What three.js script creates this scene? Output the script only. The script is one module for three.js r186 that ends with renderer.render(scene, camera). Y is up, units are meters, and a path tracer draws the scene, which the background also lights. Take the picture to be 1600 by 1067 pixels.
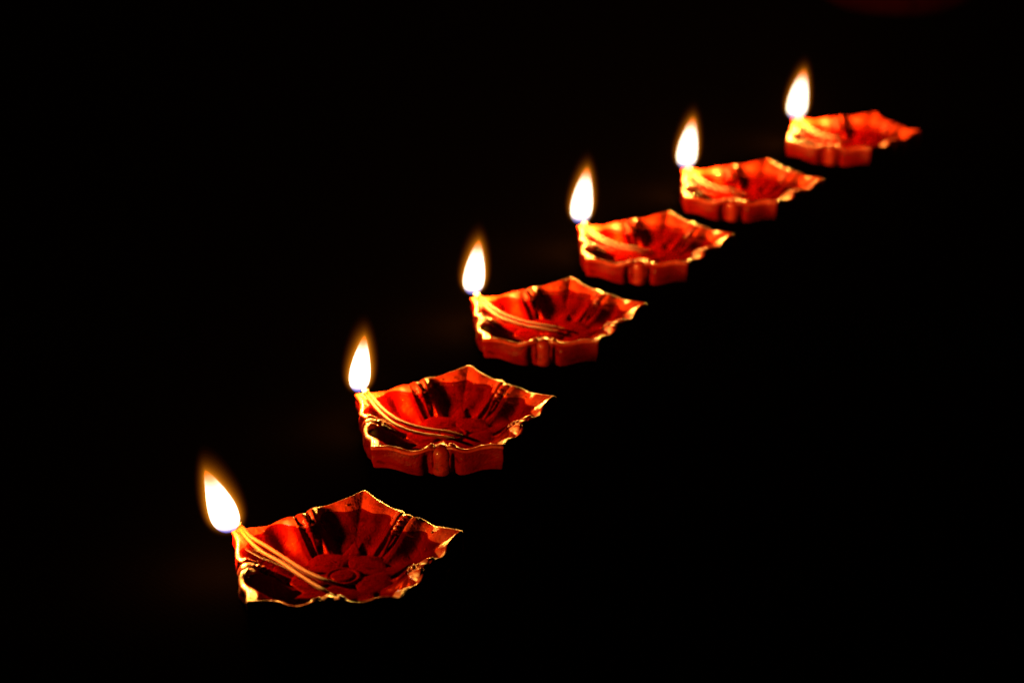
import * as THREE from 'three';
import { ImprovedNoise } from 'three/addons/math/ImprovedNoise.js';
import { mergeGeometries, mergeVertices } from 'three/addons/utils/BufferGeometryUtils.js';

// ------------------------------------------------------------------ camera, light level
const U = 0.045;                                    // metres from the middle of a lamp to its points
const scene = new THREE.Scene();
scene.background = new THREE.Color(0, 0, 0);        // a night without a sky: the six flames are the only light

const camera = new THREE.PerspectiveCamera(20.14, 1024 / 682, 0.02, 60);
camera.position.set(0, 7.389 * U, 0);
camera.rotation.x = -THREE.MathUtils.degToRad(21.42);
camera.focus = 0.735;
camera.userData.fStop = 9.5;

const renderer = new THREE.WebGLRenderer({ antialias: true });
renderer.setSize(1024, 682);
renderer.toneMapping = THREE.LinearToneMapping;
renderer.toneMappingExposure = 1;
renderer.shadowMap.enabled = true;

const FLAME_LIGHT = new THREE.Color().setRGB(1, 0.41, 0.05);

// ------------------------------------------------------------------ helpers
let seed = 1;
const rnd = () => { seed = (seed * 1664525 + 1013904223) >>> 0; return seed / 4294967296; };
const noise = new ImprovedNoise();
const N3 = (x, y, z) => noise.noise(x, y, z);
const clamp = THREE.MathUtils.clamp, rad = THREE.MathUtils.degToRad, lerp = THREE.MathUtils.lerp;
const S = (a, b, x) => { const t = clamp((x - a) / (b - a), 0, 1); return t * t * (3 - 2 * t); };
const G = (x, w) => Math.exp(-(x / w) * (x / w));
const P = (r, z, th) => new THREE.Vector3(r * Math.cos(th) * U, z * U, -r * Math.sin(th) * U);

const used = {};
function numbered(n) { const k = used[n] = (used[n] ?? -1) + 1; return k ? n + '_' + String(k).padStart(3, '0') : n; }
function mesh(name, geo, mat, parent) {
  const m = new THREE.Mesh(geo, mat);
  m.name = parent === scene ? numbered(name) : name;
  m.castShadow = m.receiveShadow = true;
  parent.add(m);
  return m;
}
function dataTex(w, h, fn, srgb) {
  const d = new Uint8Array(w * h * 4), o = [0, 0, 0];
  for (let y = 0; y < h; y++) for (let x = 0; x < w; x++) {
    fn((x + 0.5) / w, (y + 0.5) / h, o);
    const i = (y * w + x) * 4;
    for (let k = 0; k < 3; k++) {
      let c = clamp(o[k], 0, 1);
      if (srgb) c = c <= 0.0031308 ? 12.92 * c : 1.055 * Math.pow(c, 1 / 2.4) - 0.055;
      d[i + k] = Math.round(c * 255);
    }
    d[i + 3] = 255;
  }
  const t = new THREE.DataTexture(d, w, h);
  t.magFilter = t.minFilter = THREE.LinearFilter;
  t.wrapS = t.wrapT = THREE.RepeatWrapping;
  if (srgb) t.colorSpace = THREE.SRGBColorSpace;
  t.needsUpdate = true;
  return t;
}
function fbm(x, y, z, oct) { let a = 0, s = 0.5; for (let i = 0; i < oct; i++) { a += s * N3(x, y, z + i * 7.3); x *= 2.07; y *= 2.07; s *= 0.5; } return a; }

// ------------------------------------------------------------------ shape of a lamp (unit: U)
const TIP = [162.4, 87.6, 18.7, -54.1, -124.6].map(rad);              // the five points; the wick lies in the first
const TIPR = [0.988, 1.024, 0.984, 0.959, 1.044];
const TIPZ = [-0.02, 0.02, 0.03, 0.005, -0.02];
const D36 = rad(36);
function sector(th) {                                              // [signed angle to the nearest point scaled to +-36 degrees, its number, blend values]
  let best = 0, bd = 9;
  for (let k = 0; k < 5; k++) { const d = Math.atan2(Math.sin(th - TIP[k]), Math.cos(th - TIP[k])); if (Math.abs(d) < Math.abs(bd)) { bd = d; best = k; } }
  const nb = bd > 0 ? (best + 4) % 5 : (best + 1) % 5;
  const half = Math.abs(Math.atan2(Math.sin(TIP[nb] - TIP[best]), Math.cos(TIP[nb] - TIP[best]))) / 2;
  const phi = Math.min(1, Math.abs(bd) / half) * D36, m = phi / D36 * 0.5;
  return { a: phi, sgn: Math.sign(bd), k: best, R: lerp(TIPR[best], TIPR[nb], m * m * 2), Z: lerp(TIPZ[best], TIPZ[nb], m * m * 2) };
}
const mids = TIP.map((t, k) => { const n = TIP[(k + 1) % 5]; return t + Math.atan2(Math.sin(n - t), Math.cos(n - t)) / 2; });
const deg = rad(1);
function rimR(s, th, v) {                                          // outline
  let r = 0.809 / Math.cos(D36 - s.a);
  r -= 0.045 * G(D36 - s.a, 6 * deg) + 0.014 * G(s.a - 8 * deg, 5 * deg) - 0.012 * G(s.a - 22 * deg, 7 * deg);
  r += 0.012 * G(s.a, 2.5 * deg);
  return r * s.R + 0.006 * N3(Math.cos(th) * 5, Math.sin(th) * 5, v) + 0.001 * N3(Math.cos(th) * 22, Math.sin(th) * 22, v + 3);
}
function rimZ(s, th, v) {
  return 0.345 + s.Z + 0.012 * G(s.a, 6 * deg) - 0.034 * G(s.a - 19 * deg, 8 * deg) - 0.035 * G(D36 - s.a, 4 * deg)
    + 0.007 * N3(Math.cos(th) * 6, Math.sin(th) * 6, v + 9) + 0.0015 * N3(Math.cos(th) * 30, Math.sin(th) * 30, v + 5);
}
const FLOOR = 0.10, OIL = 0.282;
const LIP = 0.034;
const smax = (a, b, k) => { const h = Math.max(k - Math.abs(a - b), 0) / k; return Math.max(a, b) + h * h * k * 0.25; };
const smin = (a, b, k) => -smax(-a, -b, k);
function innerZ(r, th, s, Ro, Zr, v) {
  const Rin = Ro - LIP, d = r * Math.sin(Math.max(0, D36 - s.a));     // d: distance to the rib
  // rolled lip falling inwards from the rim
  const e = (Rin - r) * Math.cos(D36 - s.a);
  const band = Zr - 0.60 * e - 0.15 * e * S(0.02, 0.14, e);
  // scoop: a rounded pentagon of floor with a wall curving up to the lip
  const m = smax(r * Math.cos(D36 - s.a), r * Math.cos(D36 + s.a), 0.24) / s.R;
  const w = Math.max(0, (m - 0.53) / 0.135);
  let z = smin(band, FLOOR + 0.055 * S(0.36, 0.62, m) + 0.165 * Math.pow(w, 2), 0.035);
  // thumb-shaped hollow on each side of the petal
  z -= 0.065 * G((r - 0.655) / 0.10, 1) * G(r * (s.a - 17 * deg) / 0.085, 1);
  // raised edge of the petal running down beside the rib, with a groove between the two
  const q = r / Rin;
  const crest = lerp(FLOOR - 0.02, Zr - 0.012, Math.pow(S(0.34, 1.0, q), 1.25));
  const x = Math.max(0, d - 0.105);
  z = lerp(smax(z, crest - 1.25 * (x - 0.012 * (1 - Math.exp(-x / 0.012))), 0.10), z, S(0.97, 1, q));
  z -= S(0.40, 0.6, q) * 0.05 * S(0.078, 0.04, d);
  return z + 0.005 * N3(r * Math.cos(th) * 7, r * Math.sin(th) * 7, v + 20) + 0.0017 * N3(r * Math.cos(th) * 34, r * Math.sin(th) * 34, v + 30);
}
function gridGeo(rows, cols, at, uvAt, closed) {                      // at(row, theta) -> Vector3
  const pos = [], uv = [], idx = [], C = cols + 1;
  for (let i = 0; i < rows; i++) for (let j = 0; j <= cols; j++) {
    const th = rad(90) + (j % cols) / cols * Math.PI * 2;
    const p = at(i, th); pos.push(p.x, p.y, p.z);
    const q = uvAt(i, th, p, j / cols); uv.push(q[0], q[1]);
  }
  for (let i = 0; i + 1 < rows; i++) for (let j = 0; j < cols; j++) {
    const a = i * C + j, b = a + 1, c = a + C, d = c + 1;
    idx.push(a, c, b, b, c, d);
  }
  const g = new THREE.BufferGeometry();
  g.setAttribute('position', new THREE.Float32BufferAttribute(pos, 3));
  g.setAttribute('uv', new THREE.Float32BufferAttribute(uv, 2));
  g.setIndex(idx);
  g.computeVertexNormals();
  const n = g.attributes.normal;
  for (let i = 0; i < rows; i++) {                                    // one normal along the seam
    const a = i * C, b = a + cols;
    const x = n.getX(a) + n.getX(b), y = n.getY(a) + n.getY(b), z = n.getZ(a) + n.getZ(b), l = Math.hypot(x, y, z) || 1;
    n.setXYZ(a, x / l, y / l, z / l); n.setXYZ(b, x / l, y / l, z / l);
  }
  return g;
}
function basinGeo(v, q) {                                          // floor, scoops, rolled lip and rim crest
  const nr = Math.round(130 * q), cols = Math.round(640 * q), crest = 8;
  const us = [];
  for (let i = 0; i < nr; i++) { const t = i / (nr - 1); us.push(t < 0.12 ? t * 2.5 : 0.3 + (t - 0.12) / 0.88 * 0.7); }
  const cache = new Map();
  const f = (th) => {
    if (!cache.has(th)) {
      const s = sector(th), Ro = rimR(s, th, v), Zr = rimZ(s, th, v), Rin = Ro - LIP, pts = [], arc = [0];
      for (let i = 0; i < nr; i++) { const r = Math.max(1e-4, us[i] * Rin); pts.push([r, innerZ(r, th, s, Ro, Zr, v)]); }
      for (let i = 1; i <= crest; i++) { const a = i / crest * Math.PI * 0.62; pts.push([Rin + LIP * Math.sin(a), Zr - 0.022 * (1 - Math.cos(a))]); }
      for (let i = 1; i < pts.length; i++) arc.push(arc[i - 1] + Math.hypot(pts[i][0] - pts[i - 1][0], pts[i][1] - pts[i - 1][1]));
      cache.set(th, { pts, arc });
    }
    return cache.get(th);
  };
  return gridGeo(nr + crest, cols, (i, th) => { const p = f(th).pts[i]; return P(p[0], p[1], th); },
    (i, th) => { const a = f(th).arc[i]; return [a * Math.cos(th) / 2.6 + 0.5, a * Math.sin(th) / 2.6 + 0.5]; });
}
function wallGeo(v, q) {                                           // outside: panels, scalloped lower edge, foot
  const cols = Math.round(640 * q);
  const R1 = 16;
  const rows = [];
  for (let i = 0; i <= R1; i++) rows.push(['w', i / R1]);
  for (let i = 1; i <= 8; i++) rows.push(['b', i / 8]);
  for (let i = 1; i <= 8; i++) rows.push(['f', i / 8]);
  rows.push(['c', 1]);
  return gridGeo(rows.length, cols, (i, th) => {
    const s = sector(th), Ro = rimR(s, th, v), Zr = rimZ(s, th, v);
    const top = Zr - 0.022 * (1 - Math.cos(Math.PI * 0.62)) - 0.001;
    const low = 0.065 + 0.075 * G(s.a, 14 * deg);
    const d = Ro * Math.sin(Math.max(0, D36 - s.a));
    const cut = 0.055 * G(d - 0.13, 0.03);                          // recess on each side of the knob
    const [kind, t] = rows[i];
    const wall = (t) => Ro - 0.006 - cut * S(0, 0.3, t) - 0.018 * S(0.55, 1, t) + 0.012 * Math.sin(Math.PI * t) * S(4 * deg, 14 * deg, s.a)
      + 0.006 * N3(Math.cos(th) * 7, Math.sin(th) * 7, t * 2.5 + v + 40);
    if (kind === 'w') return P(wall(t), lerp(top, low, t), th);
    const rb = wall(1);
    const foot = 0.60 + 0.02 * Math.cos(5 * th);
    if (kind === 'b') { const a = t * Math.PI / 2; return P(rb - 0.05 * (1 - Math.cos(a)) , low - 0.03 * Math.sin(a), th); }
    const r0 = rb - 0.05, z0 = low - 0.03;
    if (kind === 'f') return P(lerp(r0, foot, t), lerp(z0, 0.004, Math.pow(t, 1.3)), th);
    return P(0.0005, 0.004, th);
  }, (i, th, p, t) => [t * 2.6, i / 34 * 0.25]);
}
function sweep(pts, radii, seg, squash = 1) {                       // a tube with its own radius at every step
  const pos = [], idx = [], uv = [], n = pts.length, up = new THREE.Vector3(), e1 = new THREE.Vector3(), e2 = new THREE.Vector3();
  let prev = null;
  for (let i = 0; i < n; i++) {
    const t = pts[Math.min(n - 1, i + 1)].clone().sub(pts[Math.max(0, i - 1)]).normalize();
    if (!prev) { up.set(0, 1, 0); e1.crossVectors(t, up).normalize(); } else e1.copy(prev).addScaledVector(t, -prev.dot(t)).normalize();
    prev = e1.clone(); e2.crossVectors(e1, t);
    for (let j = 0; j <= seg; j++) {
      const a = (j % seg) / seg * Math.PI * 2, r = radii[i];
      pos.push(pts[i].x + r * (Math.cos(a) * e1.x + squash * Math.sin(a) * e2.x), pts[i].y + r * (Math.cos(a) * e1.y + squash * Math.sin(a) * e2.y), pts[i].z + r * (Math.cos(a) * e1.z + squash * Math.sin(a) * e2.z));
      uv.push(i / n * 6, j / seg);
    }
  }
  for (let i = 0; i + 1 < n; i++) for (let j = 0; j < seg; j++) { const a = i * (seg + 1) + j, b = a + seg + 1; idx.push(a, a + 1, b, b, a + 1, b + 1); }
  const g = new THREE.BufferGeometry();
  g.setAttribute('position', new THREE.Float32BufferAttribute(pos, 3));
  g.setAttribute('uv', new THREE.Float32BufferAttribute(uv, 2));
  g.setIndex(idx);
  g.computeVertexNormals();
  const nn = g.attributes.normal;
  for (let i = 0; i < n; i++) { const a = i * (seg + 1), b = a + seg; nn.setXYZ(b, nn.getX(a), nn.getY(a), nn.getZ(a)); }
  return g;
}
function ribGeo(k, v) {                                             // roped ridge inside, over the rim, rounded knob outside
  const th = mids[k], s = sector(th), Ro = rimR(s, th, v), Zr = rimZ(s, th, v);
  const path = [], radii = [], n = 70;
  for (let i = 0; i <= n; i++) {
    const t = i / n, r = lerp(0.40, Ro - 0.04, t);
    const z = r < Ro - LIP ? innerZ(r, th, s, Ro, Zr, v) : Zr;
    path.push(P(r, z + (0.047 * S(0.12, 0.5, t) - 0.015 * S(0.75, 1, t)) - 0.02 * S(0.1, 0, t), th + 0.012 * N3(t * 4, k, v)));
    const bead = 0.70 + 0.42 * Math.abs(Math.sin(t * Math.PI * 9 + k)) * S(0.35, 0.6, t);
    const shut = Math.sqrt(Math.max(0.001, Math.min(1, (1 - t) / 0.05)));
    radii.push(U * (0.012 + 0.017 * S(0.05, 0.7, t)) * bead * shut);
  }
  const kn = [], kr = [], m = 26, w = 0.092 + 0.01 * N3(k * 1.7, v, 2);
  for (let i = 0; i <= m; i++) {
    const t = i / m, z = lerp(Zr + 0.034, 0.03, t);
    const cap = Math.sqrt(Math.max(0, 1 - Math.pow(Math.max(0, 1 - t / 0.32), 2))) * Math.sqrt(Math.max(0, 1 - Math.pow(Math.max(0, (t - 0.86) / 0.14), 2)));
    kn.push(P(Ro - 0.022 - 0.015 * t, z, th)); kr.push(U * Math.max(0.0005, w * cap * (1 + 0.04 * N3(t * 5, k, v))));
  }
  const g = mergeGeometries([sweep(path, radii, 14), sweep(kn, kr, 28, 0.9)]);
  const p = g.attributes.position, uv = [];
  for (let i = 0; i < p.count; i++) uv.push(p.getX(i) / U * 0.8 + p.getZ(i) / U * 0.3, p.getY(i) / U * 0.9);
  g.setAttribute('uv', new THREE.Float32BufferAttribute(uv, 2));
  return g;
}
function petalGeo(a, r0, r1, w, h, pointed = 0) {                                // one low petal of the moulded flower
  const nu = 22, nv = 14, pos = [], idx = [], uv = [];
  for (let i = 0; i <= nu; i++) for (let j = 0; j <= nv; j++) {
    const t = i / nu, q = j / nv * 2 - 1;
    const half = w * Math.pow(Math.sin(Math.PI * Math.min(0.985, 0.12 + 0.88 * t * 0.98)), 0.6) * lerp(0.45, 1, S(0, 0.6, t));
    const hw = pointed ? w * Math.pow(1 - t, 0.8) + 0.002 : half;
    const r = lerp(r0, r1, t) - 0.02 * q * q, y = hw * q;
    const e = Math.pow(1 - q * q, 0.4) * Math.pow(Math.max(0, 1 - Math.pow(2 * t - 1, 6)), 0.5);
    const vein = 0.18 * Math.cos(q * 13) * S(0.95, 0.1, t) - 0.2 * G(q, 0.07) * S(0.6, 0.2, t);
    const z = FLOOR - 0.006 + 0.055 * S(0.36, 0.62, r) + h * e * (0.75 + 0.25 * t + vein);
    const x = r * Math.cos(a) - y * Math.sin(a), zz = r * Math.sin(a) + y * Math.cos(a);
    pos.push(x * U, z * U, -zz * U); uv.push(x / 2.6 + 0.5, zz / 2.6 + 0.5);
  }
  for (let i = 0; i < nu; i++) for (let j = 0; j < nv; j++) { const p = i * (nv + 1) + j, b = p + nv + 1; idx.push(p, b, p + 1, p + 1, b, b + 1); }
  const g = new THREE.BufferGeometry();
  g.setAttribute('position', new THREE.Float32BufferAttribute(pos, 3));
  g.setAttribute('uv', new THREE.Float32BufferAttribute(uv, 2));
  g.setIndex(idx); g.computeVertexNormals();
  return g;
}
function leafGeo(a, r0, r1, w, h) { return petalGeo(a, r0, r1, w, h, 1); }
function flowerCentreGeo() {
  const pts = [[0.0001, 0.024], [0.05, 0.023], [0.085, 0.019], [0.098, 0.009], [0.108, 0.008], [0.116, 0.014], [0.130, 0.016], [0.142, 0.012], [0.150, -0.004]];
  const g = new THREE.LatheGeometry(new THREE.SplineCurve(pts.map(([x, y]) => new THREE.Vector2(x * U, (FLOOR + y) * U))).getPoints(40), 56);
  const p = g.attributes.position, uv = g.attributes.uv;
  for (let i = 0; i < p.count; i++) uv.setXY(i, p.getX(i) / U / 2.6 + 0.5, -p.getZ(i) / U / 2.6 + 0.5);
  return g;
}

// ------------------------------------------------------------------ materials
const clayColour = (x, y, o) => {
  const a = fbm(x * 9, y * 9, 1.5, 4), b = fbm(x * 60, y * 60, 4.5, 2), c = S(0.16, 0.3, fbm(x * 26, y * 26, 8.5, 3));
  const t = 0.86 + 0.5 * a + 0.35 * b;
  o[0] = (0.145 * t) * (1 - 0.45 * c); o[1] = (0.0095 * t + 0.003 * a) * (1 - 0.4 * c); o[2] = 0.002 * t;
};
// moulded dots with rings in rows on the petals, fine clay grain
const relief = [];
TIP.forEach((t) => {
  [[0.56, 4], [0.65, 5], [0.735, 4]].forEach(([r, n]) => { for (let i = 0; i < n; i++) { const a = t + (i - (n - 1) / 2) * 0.085 / r; relief.push([r * Math.cos(a), r * Math.sin(a)]); } });
});
const clayBump = (x, y, o) => {
  const X = (x - 0.5) * 2.6, Y = (y - 0.5) * 2.6;
  let h = 0.42 + 0.16 * fbm(x * 130, y * 130, 2, 3) + 0.22 * fbm(x * 34, y * 34, 5, 3);
  for (const [a, b] of relief) { const d = Math.hypot(X - a, Y - b); if (d < 0.05) h += 0.16 * G(d - 0.024, 0.006) + 0.14 * G(d, 0.010); }
  const r = Math.hypot(X, Y);
  if (r > 0.4 && r < 0.85) h -= 0.13 * (G(r - 0.605 - 0.006 * Math.sin(Math.atan2(Y, X) * 20), 0.007) + G(r - 0.693, 0.007));
  o[0] = o[1] = o[2] = h;
};
const wallBump = (x, y, o) => { o[0] = o[1] = o[2] = 0.5 + 0.3 * fbm(x * 40, y * 40, 2, 3) + 0.22 * fbm(x * 120, y * 120, 6, 2); };
const oily = (x, y, o) => { o[0] = o[1] = o[2] = clamp(0.42 + 0.75 * fbm(x * 14, y * 14, 11, 4) + 0.3 * fbm(x * 90, y * 90, 3, 2), 0.14, 0.9); };
const clayMap = dataTex(768, 768, clayColour, true), oilyMap = dataTex(512, 512, oily), reliefMap = dataTex(1536, 1536, clayBump), grainMap = dataTex(512, 512, wallBump);
const clay = (bump, scale, coat = 0.28, tint = [1, 1, 1], shine = 0.22) => new THREE.MeshPhysicalMaterial({ map: clayMap, color: new THREE.Color().setRGB(...tint), roughness: 1, roughnessMap: oilyMap, bumpMap: bump, bumpScale: scale, clearcoat: coat, clearcoatRoughness: 0.07, specularIntensity: shine });
const M = {  // clay above and below the oil, wick, oil
  basin: clay(reliefMap, 0.0007),
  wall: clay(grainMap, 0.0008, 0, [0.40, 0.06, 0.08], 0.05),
  rib: clay(grainMap, 0.0004, 0.35, [0.7, 0.4, 0.4], 0.15),
  dark: new THREE.MeshPhysicalMaterial({ map: clayMap, color: new THREE.Color().setRGB(0.09, 0.03, 0.03), roughness: 0.9, specularIntensity: 0.0 }),
  cotton: new THREE.MeshPhysicalMaterial({ color: new THREE.Color().setRGB(0.10, 0.0125, 0.0008), roughness: 0.6, specularIntensity: 0.12, bumpScale: 0.0004 }),
  char: new THREE.MeshStandardMaterial({ color: new THREE.Color().setRGB(0.03, 0.022, 0.018), roughness: 0.95 }),
  drop: new THREE.MeshPhysicalMaterial({ color: new THREE.Color().setRGB(0.10, 0.012, 0.002), roughness: 0.08, ior: 1.47, clearcoat: 1, clearcoatRoughness: 0.02 }),
  oil: new THREE.MeshPhysicalMaterial({ color: new THREE.Color().setRGB(0.54, 0.14, 0.04), transmission: 1, thickness: 0, roughness: 0.0, ior: 1.47 }),
};
M.cotton.bumpMap = dataTex(256, 64, (x, y, o) => { o[0] = o[1] = o[2] = 0.5 + 0.3 * Math.sin((x * 40 + y * 3) * Math.PI * 2) + 0.4 * fbm(x * 60, y * 12, 1, 3); });

// ------------------------------------------------------------------ ground
{
  const g = new THREE.PlaneGeometry(8, 8, 1, 1); g.rotateX(-Math.PI / 2);
  const uv = g.attributes.uv; for (let i = 0; i < uv.count; i++) uv.setXY(i, uv.getX(i) * 80, uv.getY(i) * 80);
  const weave = dataTex(256, 256, (x, y, o) => { o[0] = o[1] = o[2] = 0.5 + 0.25 * Math.sin(x * 201) * Math.sin(y * 201) + 0.4 * fbm(x * 20, y * 20, 3, 3); });
  const m = new THREE.MeshPhysicalMaterial({ color: new THREE.Color().setRGB(0.00009, 0.00005, 0.00004), roughness: 1, specularIntensity: 0, bumpMap: weave, bumpScale: 0.0004 });
  const o = mesh('ground', g, m, scene); o.position.z = -2; o.userData.kind = 'structure';
}

// ------------------------------------------------------------------ lamps
const rampTex = (fn) => { const t = dataTex(4, 128, (x, y, o) => fn(y, o), false); t.wrapS = t.wrapT = THREE.ClampToEdgeWrapping; return t; };
// v runs up the flame: blue foot, white body, orange point
const coreGlow = rampTex((v, o) => {
  const blue = 1 - S(0.05, 0.24, v), tip = S(0.60, 0.95, v);
  const w = [1, 0.86, 0.62];
  const b = [0.035, 0.045, 0.20], e = [0.4, 0.05, 0.002];
  for (let k = 0; k < 3; k++) o[k] = lerp(lerp(w[k], b[k], blue), e[k], tip);
});
const coreAlpha = rampTex((v, o) => { o[0] = o[1] = o[2] = (0.45 + 0.55 * S(0.02, 0.16, v)) * (1 - 0.75 * S(0.86, 1.0, v)); });
const veilAlpha = rampTex((v, o) => { o[0] = o[1] = o[2] = S(0.02, 0.3, v) * (1 - 0.6 * S(0.8, 1.0, v)); });
const coreMat = new THREE.MeshPhysicalMaterial({ color: 0x000000, roughness: 1, specularIntensity: 0, emissive: 0xffffff, emissiveMap: coreGlow, emissiveIntensity: 5, alphaMap: coreAlpha, transparent: true });
const VEILS = 12;
const veilMats = [];
for (let i = 0; i < VEILS; i++) {
  const t = i / VEILS;                                               // thinner and redder outwards
  veilMats.push(new THREE.MeshPhysicalMaterial({ color: 0x000000, roughness: 1, specularIntensity: 0, emissive: new THREE.Color().setRGB(1, lerp(0.34, 0.14, t), lerp(0.012, 0.001, t)), emissiveIntensity: 5.2 * Math.pow(1 - t, 2.5), alphaMap: veilAlpha, transparent: true, opacity: 0.03 }));
}
function flameGeo(H, W, lean, curl, grow, tipUp) {
  // round in section; height H, width W, foot leaning by `lean` and tip by `curl` (all in U); grow = distance outside the core
  const n = 48, seg = 28, pos = [], uv = [], idx = [];
  for (let i = 0; i <= n; i++) {
    const t = i / n;
    const w = 0.5 * W * Math.pow(Math.sin(Math.PI * Math.pow(Math.min(1, t), 0.62)), 0.68) * (1 - 0.25 * t) * 1.08 * (t >= 1 ? 0 : 1);
    const rr = Math.max(0.0004, w) + grow * Math.sqrt(Math.max(0, 1 - Math.pow(2 * t - 1, 2)));
    const y = lerp(-grow * 0.55, H + grow * tipUp, t);
    const cx = lean * Math.sin(t * Math.PI * 0.5) + curl * t * t;
    for (let j = 0; j <= seg; j++) { const a = j / seg * Math.PI * 2; pos.push((cx + rr * Math.cos(a)) * U, y * U, rr * Math.sin(a) * U); uv.push(j / seg, t); }
  }
  for (let i = 0; i < n; i++) for (let j = 0; j < seg; j++) { const a = i * (seg + 1) + j, b = a + seg + 1; idx.push(a, b, a + 1, a + 1, b, b + 1); }
  const g = new THREE.BufferGeometry();
  g.setAttribute('position', new THREE.Float32BufferAttribute(pos, 3));
  g.setAttribute('uv', new THREE.Float32BufferAttribute(uv, 2));
  g.setIndex(idx); g.computeVertexNormals();
  return g;
}
function wickPath(rot, plan) {                               // from the flame over the point of the lamp and down to float in the oil; plan points face the viewer
  const a = -rad(rot), c = Math.cos(a), q = Math.sin(a);
  const out = plan.map(([x, z, y]) => new THREE.Vector3((x * c - z * q) * U, y * U, -(x * q + z * c) * U));
  return new THREE.CatmullRomCurve3(out, false, 'centripetal');
}
function lamp(d, i) {
  const o = new THREE.Group(); o.name = numbered('clay_lamp'); scene.add(o);
  o.position.set(d.x * U, 0, d.z * U); o.rotation.y = rad(d.rot); o.scale.setScalar(d.s);
  o.userData = { label: d.label, category: 'oil lamp', group: 'lit clay oil lamps in a diagonal row' };
  const v = 3.1 + i * 1.7, oil = d.oil ?? OIL;
  mesh('basin', basinGeo(v, d.q), M.basin, o);
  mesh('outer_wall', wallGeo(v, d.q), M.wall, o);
  for (let k = 0; k < 5; k++) mesh('rib', ribGeo(k, v), M.rib, o);
  const fl = mesh('flower', flowerCentreGeo(), M.basin, o);
  for (let k = 0; k < 5; k++) {
    mesh('petal', petalGeo(mids[k] + 0.05 * N3(k, v, 3), 0.14, 0.43 + 0.02 * N3(k, v, 1), 0.225, 0.017), M.basin, fl);
    mesh('leaf', leafGeo(TIP[k] + 0.05 * N3(k, v, 6), 0.27, 0.55 + 0.03 * N3(k, v, 5), 0.13, 0.013), M.basin, fl);
  }
  {                                                                   // the oil's surface, drawn up a little where it meets the clay
    const shore = new Map(), fr = [0.0005, 0.4, 0.75, 0.88, 0.93, 0.955, 0.97, 0.98, 0.988, 0.994, 1];
    const shoreAt = (th) => {
      if (!shore.has(th)) {
        const s = sector(th), Ro = rimR(s, th, v), Zr = rimZ(s, th, v), wet = (r) => innerZ(r, th, s, Ro, Zr, v) < oil + 0.006;
        let a = 0.3; while (a < Ro - 0.04 && wet(a + 0.01)) a += 0.01;
        let b = a + 0.01; for (let k = 0; k < 8; k++) { const m = (a + b) / 2; if (wet(m)) a = m; else b = m; }
        shore.set(th, b + 0.002);
      }
      return shore.get(th);
    };
    mesh('oil', gridGeo(fr.length, 360, (k, th) => { const R = shoreAt(th), r = R * fr[k]; return P(r, oil + 0.011 * Math.exp(-(R - r) / 0.011), th); }, (k, th) => [k, th]), M.oil, o);
  }
  // drops of oil left along the shore and on the rim
  { seed = 77 + i; const drops = [];
    for (let k = 0; k < 26; k++) {
      const th = rnd() * Math.PI * 2, s = sector(th), Ro = rimR(s, th, v), Zr = rimZ(s, th, v), r = Ro - LIP - 0.035 - rnd() * 0.10, z = innerZ(r, th, s, Ro, Zr, v);
      if (z < oil - 0.01) continue;
      const g = new THREE.SphereGeometry(U * (0.008 + 0.011 * rnd()), 12, 8); g.scale(1, 0.6, 1); g.translate(...P(r, z + 0.001, th).toArray()); drops.push(g);
    }
    mesh('oil_drops', mergeGeometries(drops), M.drop, o).userData.kind = 'stuff';
  }
  // wick of two strands
  const wick = new THREE.Group(); wick.name = 'wick'; o.add(wick);
  d.ends.forEach((e, n) => {
    const c = wickPath(d.rot, e), pts = c.getPoints(110);
    const w0 = d.thick ?? 1;
    const cut = 8;
    mesh('strand', sweep(pts.slice(cut), pts.slice(cut).map((p, j) => U * w0 * (0.018 - 0.004 * S(0, 60, j) + 0.002 * N3(j * 0.2, n, v)) * Math.sqrt(Math.min(1, (pts.length - cut - 1 - j + 0.02) / 4))), 12), M.cotton, wick);
    mesh('charred_tip', sweep(pts.slice(0, cut + 2), pts.slice(0, cut + 2).map((p, j) => U * (0.004 + 0.0024 * j)), 10), M.char, wick);
  });
  // flame, upright in the world whichever way the lamp is turned
  const f = new THREE.Group(); f.name = 'flame'; o.add(f);
  { const a = -rad(d.rot), c = Math.cos(a), q = Math.sin(a), [x, z, y] = d.foot; f.position.set((x * c - z * q) * U, y * U, -(x * q + z * c) * U); }
  mesh('flame_core', flameGeo(d.H, d.W, d.lean, d.curl, 0, 0), coreMat, f);
  for (let k = 0; k < VEILS; k++) { const gr = 0.095 * Math.pow((k + 1) / VEILS, 1.2); mesh('flame_veil', flameGeo(d.H, d.W, d.lean, d.curl, gr, 1.0 + 1.8 * k / VEILS), veilMats[k], f).castShadow = false; }
  f.children[0].castShadow = false;
  const L = new THREE.PointLight(FLAME_LIGHT, d.I); L.name = 'flame_light';
  L.position.set((d.lean * 0.6 + d.curl * 0.2) * U, d.H * 0.22 * U, 0); L.castShadow = true; L.shadow.radius = 0.25; f.add(L);
}
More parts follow.
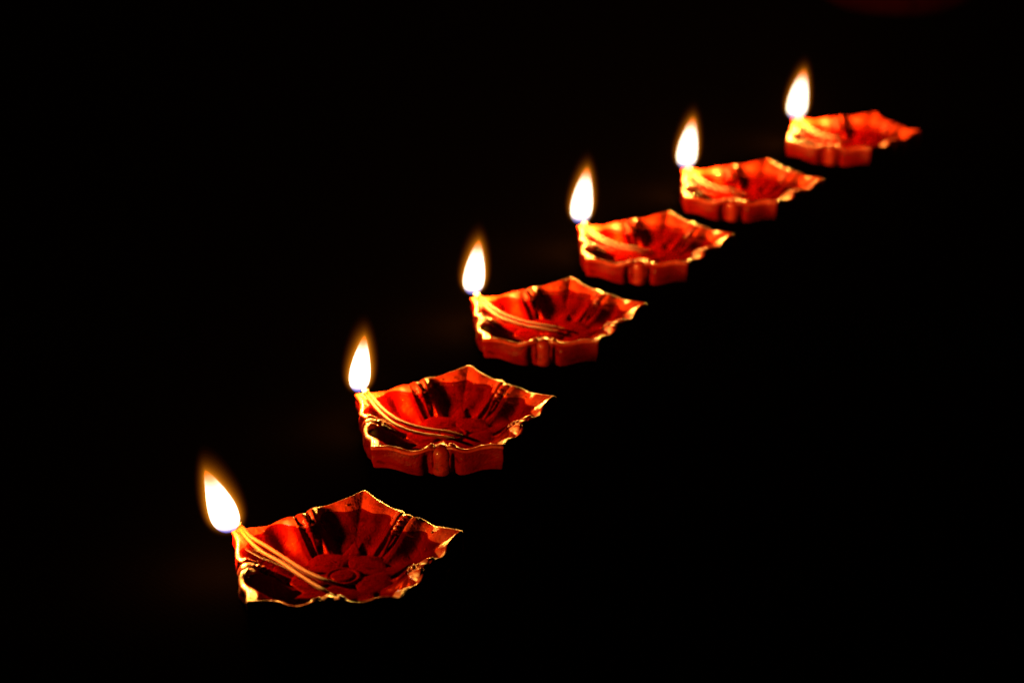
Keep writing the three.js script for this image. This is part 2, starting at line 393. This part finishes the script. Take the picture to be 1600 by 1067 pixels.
const lamps = [                                                     // ends: the two wick strands, each point [right, away, up] from the middle of the lamp's foot
  { x: -1.339, z: -13.477, rot: -3.8, s: 0.994, H: 0.53, W: 0.238, lean: -0.03, curl: -0.12, I: 0.13, q: 1, foot: [-0.937, 0.247, 0.385],
    ends: [[[-0.888, 0.347, 0.42], [-0.832, 0.333, 0.37], [-0.756, 0.244, 0.335], [-0.626, 0.134, 0.312], [-0.455, -0.041, 0.296], [-0.257, -0.261, 0.29], [-0.086, -0.402, 0.288], [0.127, -0.43, 0.23]], [[-0.897, 0.336, 0.414], [-0.846, 0.322, 0.364], [-0.772, 0.212, 0.329], [-0.646, 0.048, 0.306], [-0.461, -0.125, 0.29], [-0.257, -0.364, 0.284], [-0.087, -0.553, 0.282], [0.078, -0.62, 0.22]]],
    label: 'nearest clay lamp, lower left, flame leaning left, its front wall black' },
  { x: -0.559, z: -16.239, rot: -5.9, s: 1.005, H: 0.56, W: 0.195, lean: 0.02, curl: 0.05, I: 0.155, q: 1, foot: [-0.871, 0.328, 0.385],
    ends: [[[-0.829, 0.338, 0.42], [-0.746, 0.241, 0.37], [-0.621, 0.027, 0.333], [-0.457, -0.179, 0.308], [-0.253, -0.301, 0.292], [0.011, -0.391, 0.288], [0.283, -0.477, 0.23]], [[-0.84, 0.321, 0.414], [-0.768, 0.21, 0.364], [-0.646, -0.033, 0.327], [-0.481, -0.266, 0.302], [-0.278, -0.4, 0.286], [-0.015, -0.49, 0.282], [0.215, -0.533, 0.22]]],
    label: 'second clay lamp from the front, sharp, with dim red front wall below its rim' },
  { x: 0.443, z: -18.811, rot: -9.9, s: 1.002, H: 0.60, W: 0.22, lean: 0.02, curl: 0.05, I: 0.24, q: 0.8, foot: [-0.859, 0.433, 0.385],
    ends: [[[-0.83, 0.376, 0.42], [-0.755, 0.315, 0.37], [-0.652, 0.162, 0.333], [-0.51, -0.001, 0.308], [-0.277, -0.184, 0.292], [-0.014, -0.304, 0.288], [0.255, -0.349, 0.23]], [[-0.843, 0.353, 0.414], [-0.775, 0.273, 0.364], [-0.678, 0.082, 0.327], [-0.523, -0.117, 0.302], [-0.291, -0.28, 0.286], [-0.029, -0.398, 0.282], [0.188, -0.406, 0.22]]],
    label: 'third clay lamp from the front, slightly blurred, nearest the middle of the picture' },
  { x: 1.618, z: -21.233, rot: -14.4, s: 0.994, H: 0.69, oil: 0.262, W: 0.245, lean: 0.02, curl: 0.06, I: 0.28, q: 0.6, foot: [-0.815, 0.481, 0.385],
    ends: [[[-0.78, 0.409, 0.42], [-0.72, 0.373, 0.37], [-0.644, 0.241, 0.333], [-0.536, 0.093, 0.308], [-0.357, -0.079, 0.292], [-0.15, -0.193, 0.288], [0.066, -0.23, 0.23]], [[-0.791, 0.39, 0.414], [-0.738, 0.334, 0.364], [-0.668, 0.166, 0.327], [-0.552, -0.017, 0.302], [-0.372, -0.169, 0.286], [-0.166, -0.283, 0.282], [0.009, -0.283, 0.22]]],
    label: 'fourth clay lamp from the front, blurred and bright orange' },
  { x: 2.997, z: -23.544, rot: -20.0, s: 0.996, H: 0.68, oil: 0.25, W: 0.245, lean: 0.02, curl: 0.06, I: 0.3, q: 0.5, foot: [-0.749, 0.475, 0.385],
    ends: [[[-0.725, 0.385, 0.42], [-0.671, 0.356, 0.37], [-0.608, 0.226, 0.333], [-0.517, 0.076, 0.308], [-0.362, -0.101, 0.292], [-0.18, -0.22, 0.288], [0.016, -0.255, 0.23]], [[-0.736, 0.365, 0.414], [-0.689, 0.317, 0.364], [-0.634, 0.148, 0.327], [-0.537, -0.038, 0.302], [-0.381, -0.195, 0.286], [-0.2, -0.313, 0.282], [-0.039, -0.31, 0.22]]],
    label: 'fifth clay lamp from the front, last but one in the row, strongly blurred' },
  { x: 4.706, z: -26.004, rot: -28.1, s: 1.006, H: 0.71, oil: 0.245, W: 0.265, lean: 0.02, curl: 0.07, I: 0.3, q: 0.5, foot: [-0.684, 0.481, 0.385],
    ends: [[[-0.647, 0.436, 0.42], [-0.598, 0.414, 0.37], [-0.547, 0.282, 0.333], [-0.474, 0.128, 0.308], [-0.344, -0.057, 0.292], [-0.185, -0.182, 0.288], [-0.008, -0.217, 0.23]], [[-0.659, 0.417, 0.414], [-0.617, 0.374, 0.364], [-0.576, 0.201, 0.327], [-0.5, 0.008, 0.302], [-0.367, -0.155, 0.286], [-0.209, -0.28, 0.282], [-0.061, -0.274, 0.22]]],
    label: 'farthest and most blurred clay lamp, upper right end of the row' },
];
lamps.forEach(lamp);

// ------------------------------------------------------------------ the dim red vessel cut by the upper edge of the picture
{
  const prof = [[0.0001, 0.004], [0.05, 0.002], [0.064, 0.006], [0.082, 0.018], [0.105, 0.045], [0.118, 0.075], [0.122, 0.10], [0.126, 0.107], [0.122, 0.111], [0.116, 0.104], [0.108, 0.07], [0.085, 0.035], [0.05, 0.016], [0.0001, 0.012]];
  const g = new THREE.LatheGeometry(new THREE.SplineCurve(prof.map(([x, y]) => new THREE.Vector2(Math.max(0.0001, x), y))).getPoints(90), 72);
  const o = mesh('clay_bowl', g, M.dark, scene);
  o.position.set(0.325, 0, -1.63); o.scale.setScalar(0.86);
  o.userData = { label: 'dim red rounded clay bowl cut off by the upper edge at right', category: 'bowl' };
}

scene.fog = new THREE.FogExp2(new THREE.Color().setRGB(1, 0.6, 0.3), 0.0004);

renderer.render(scene, camera);
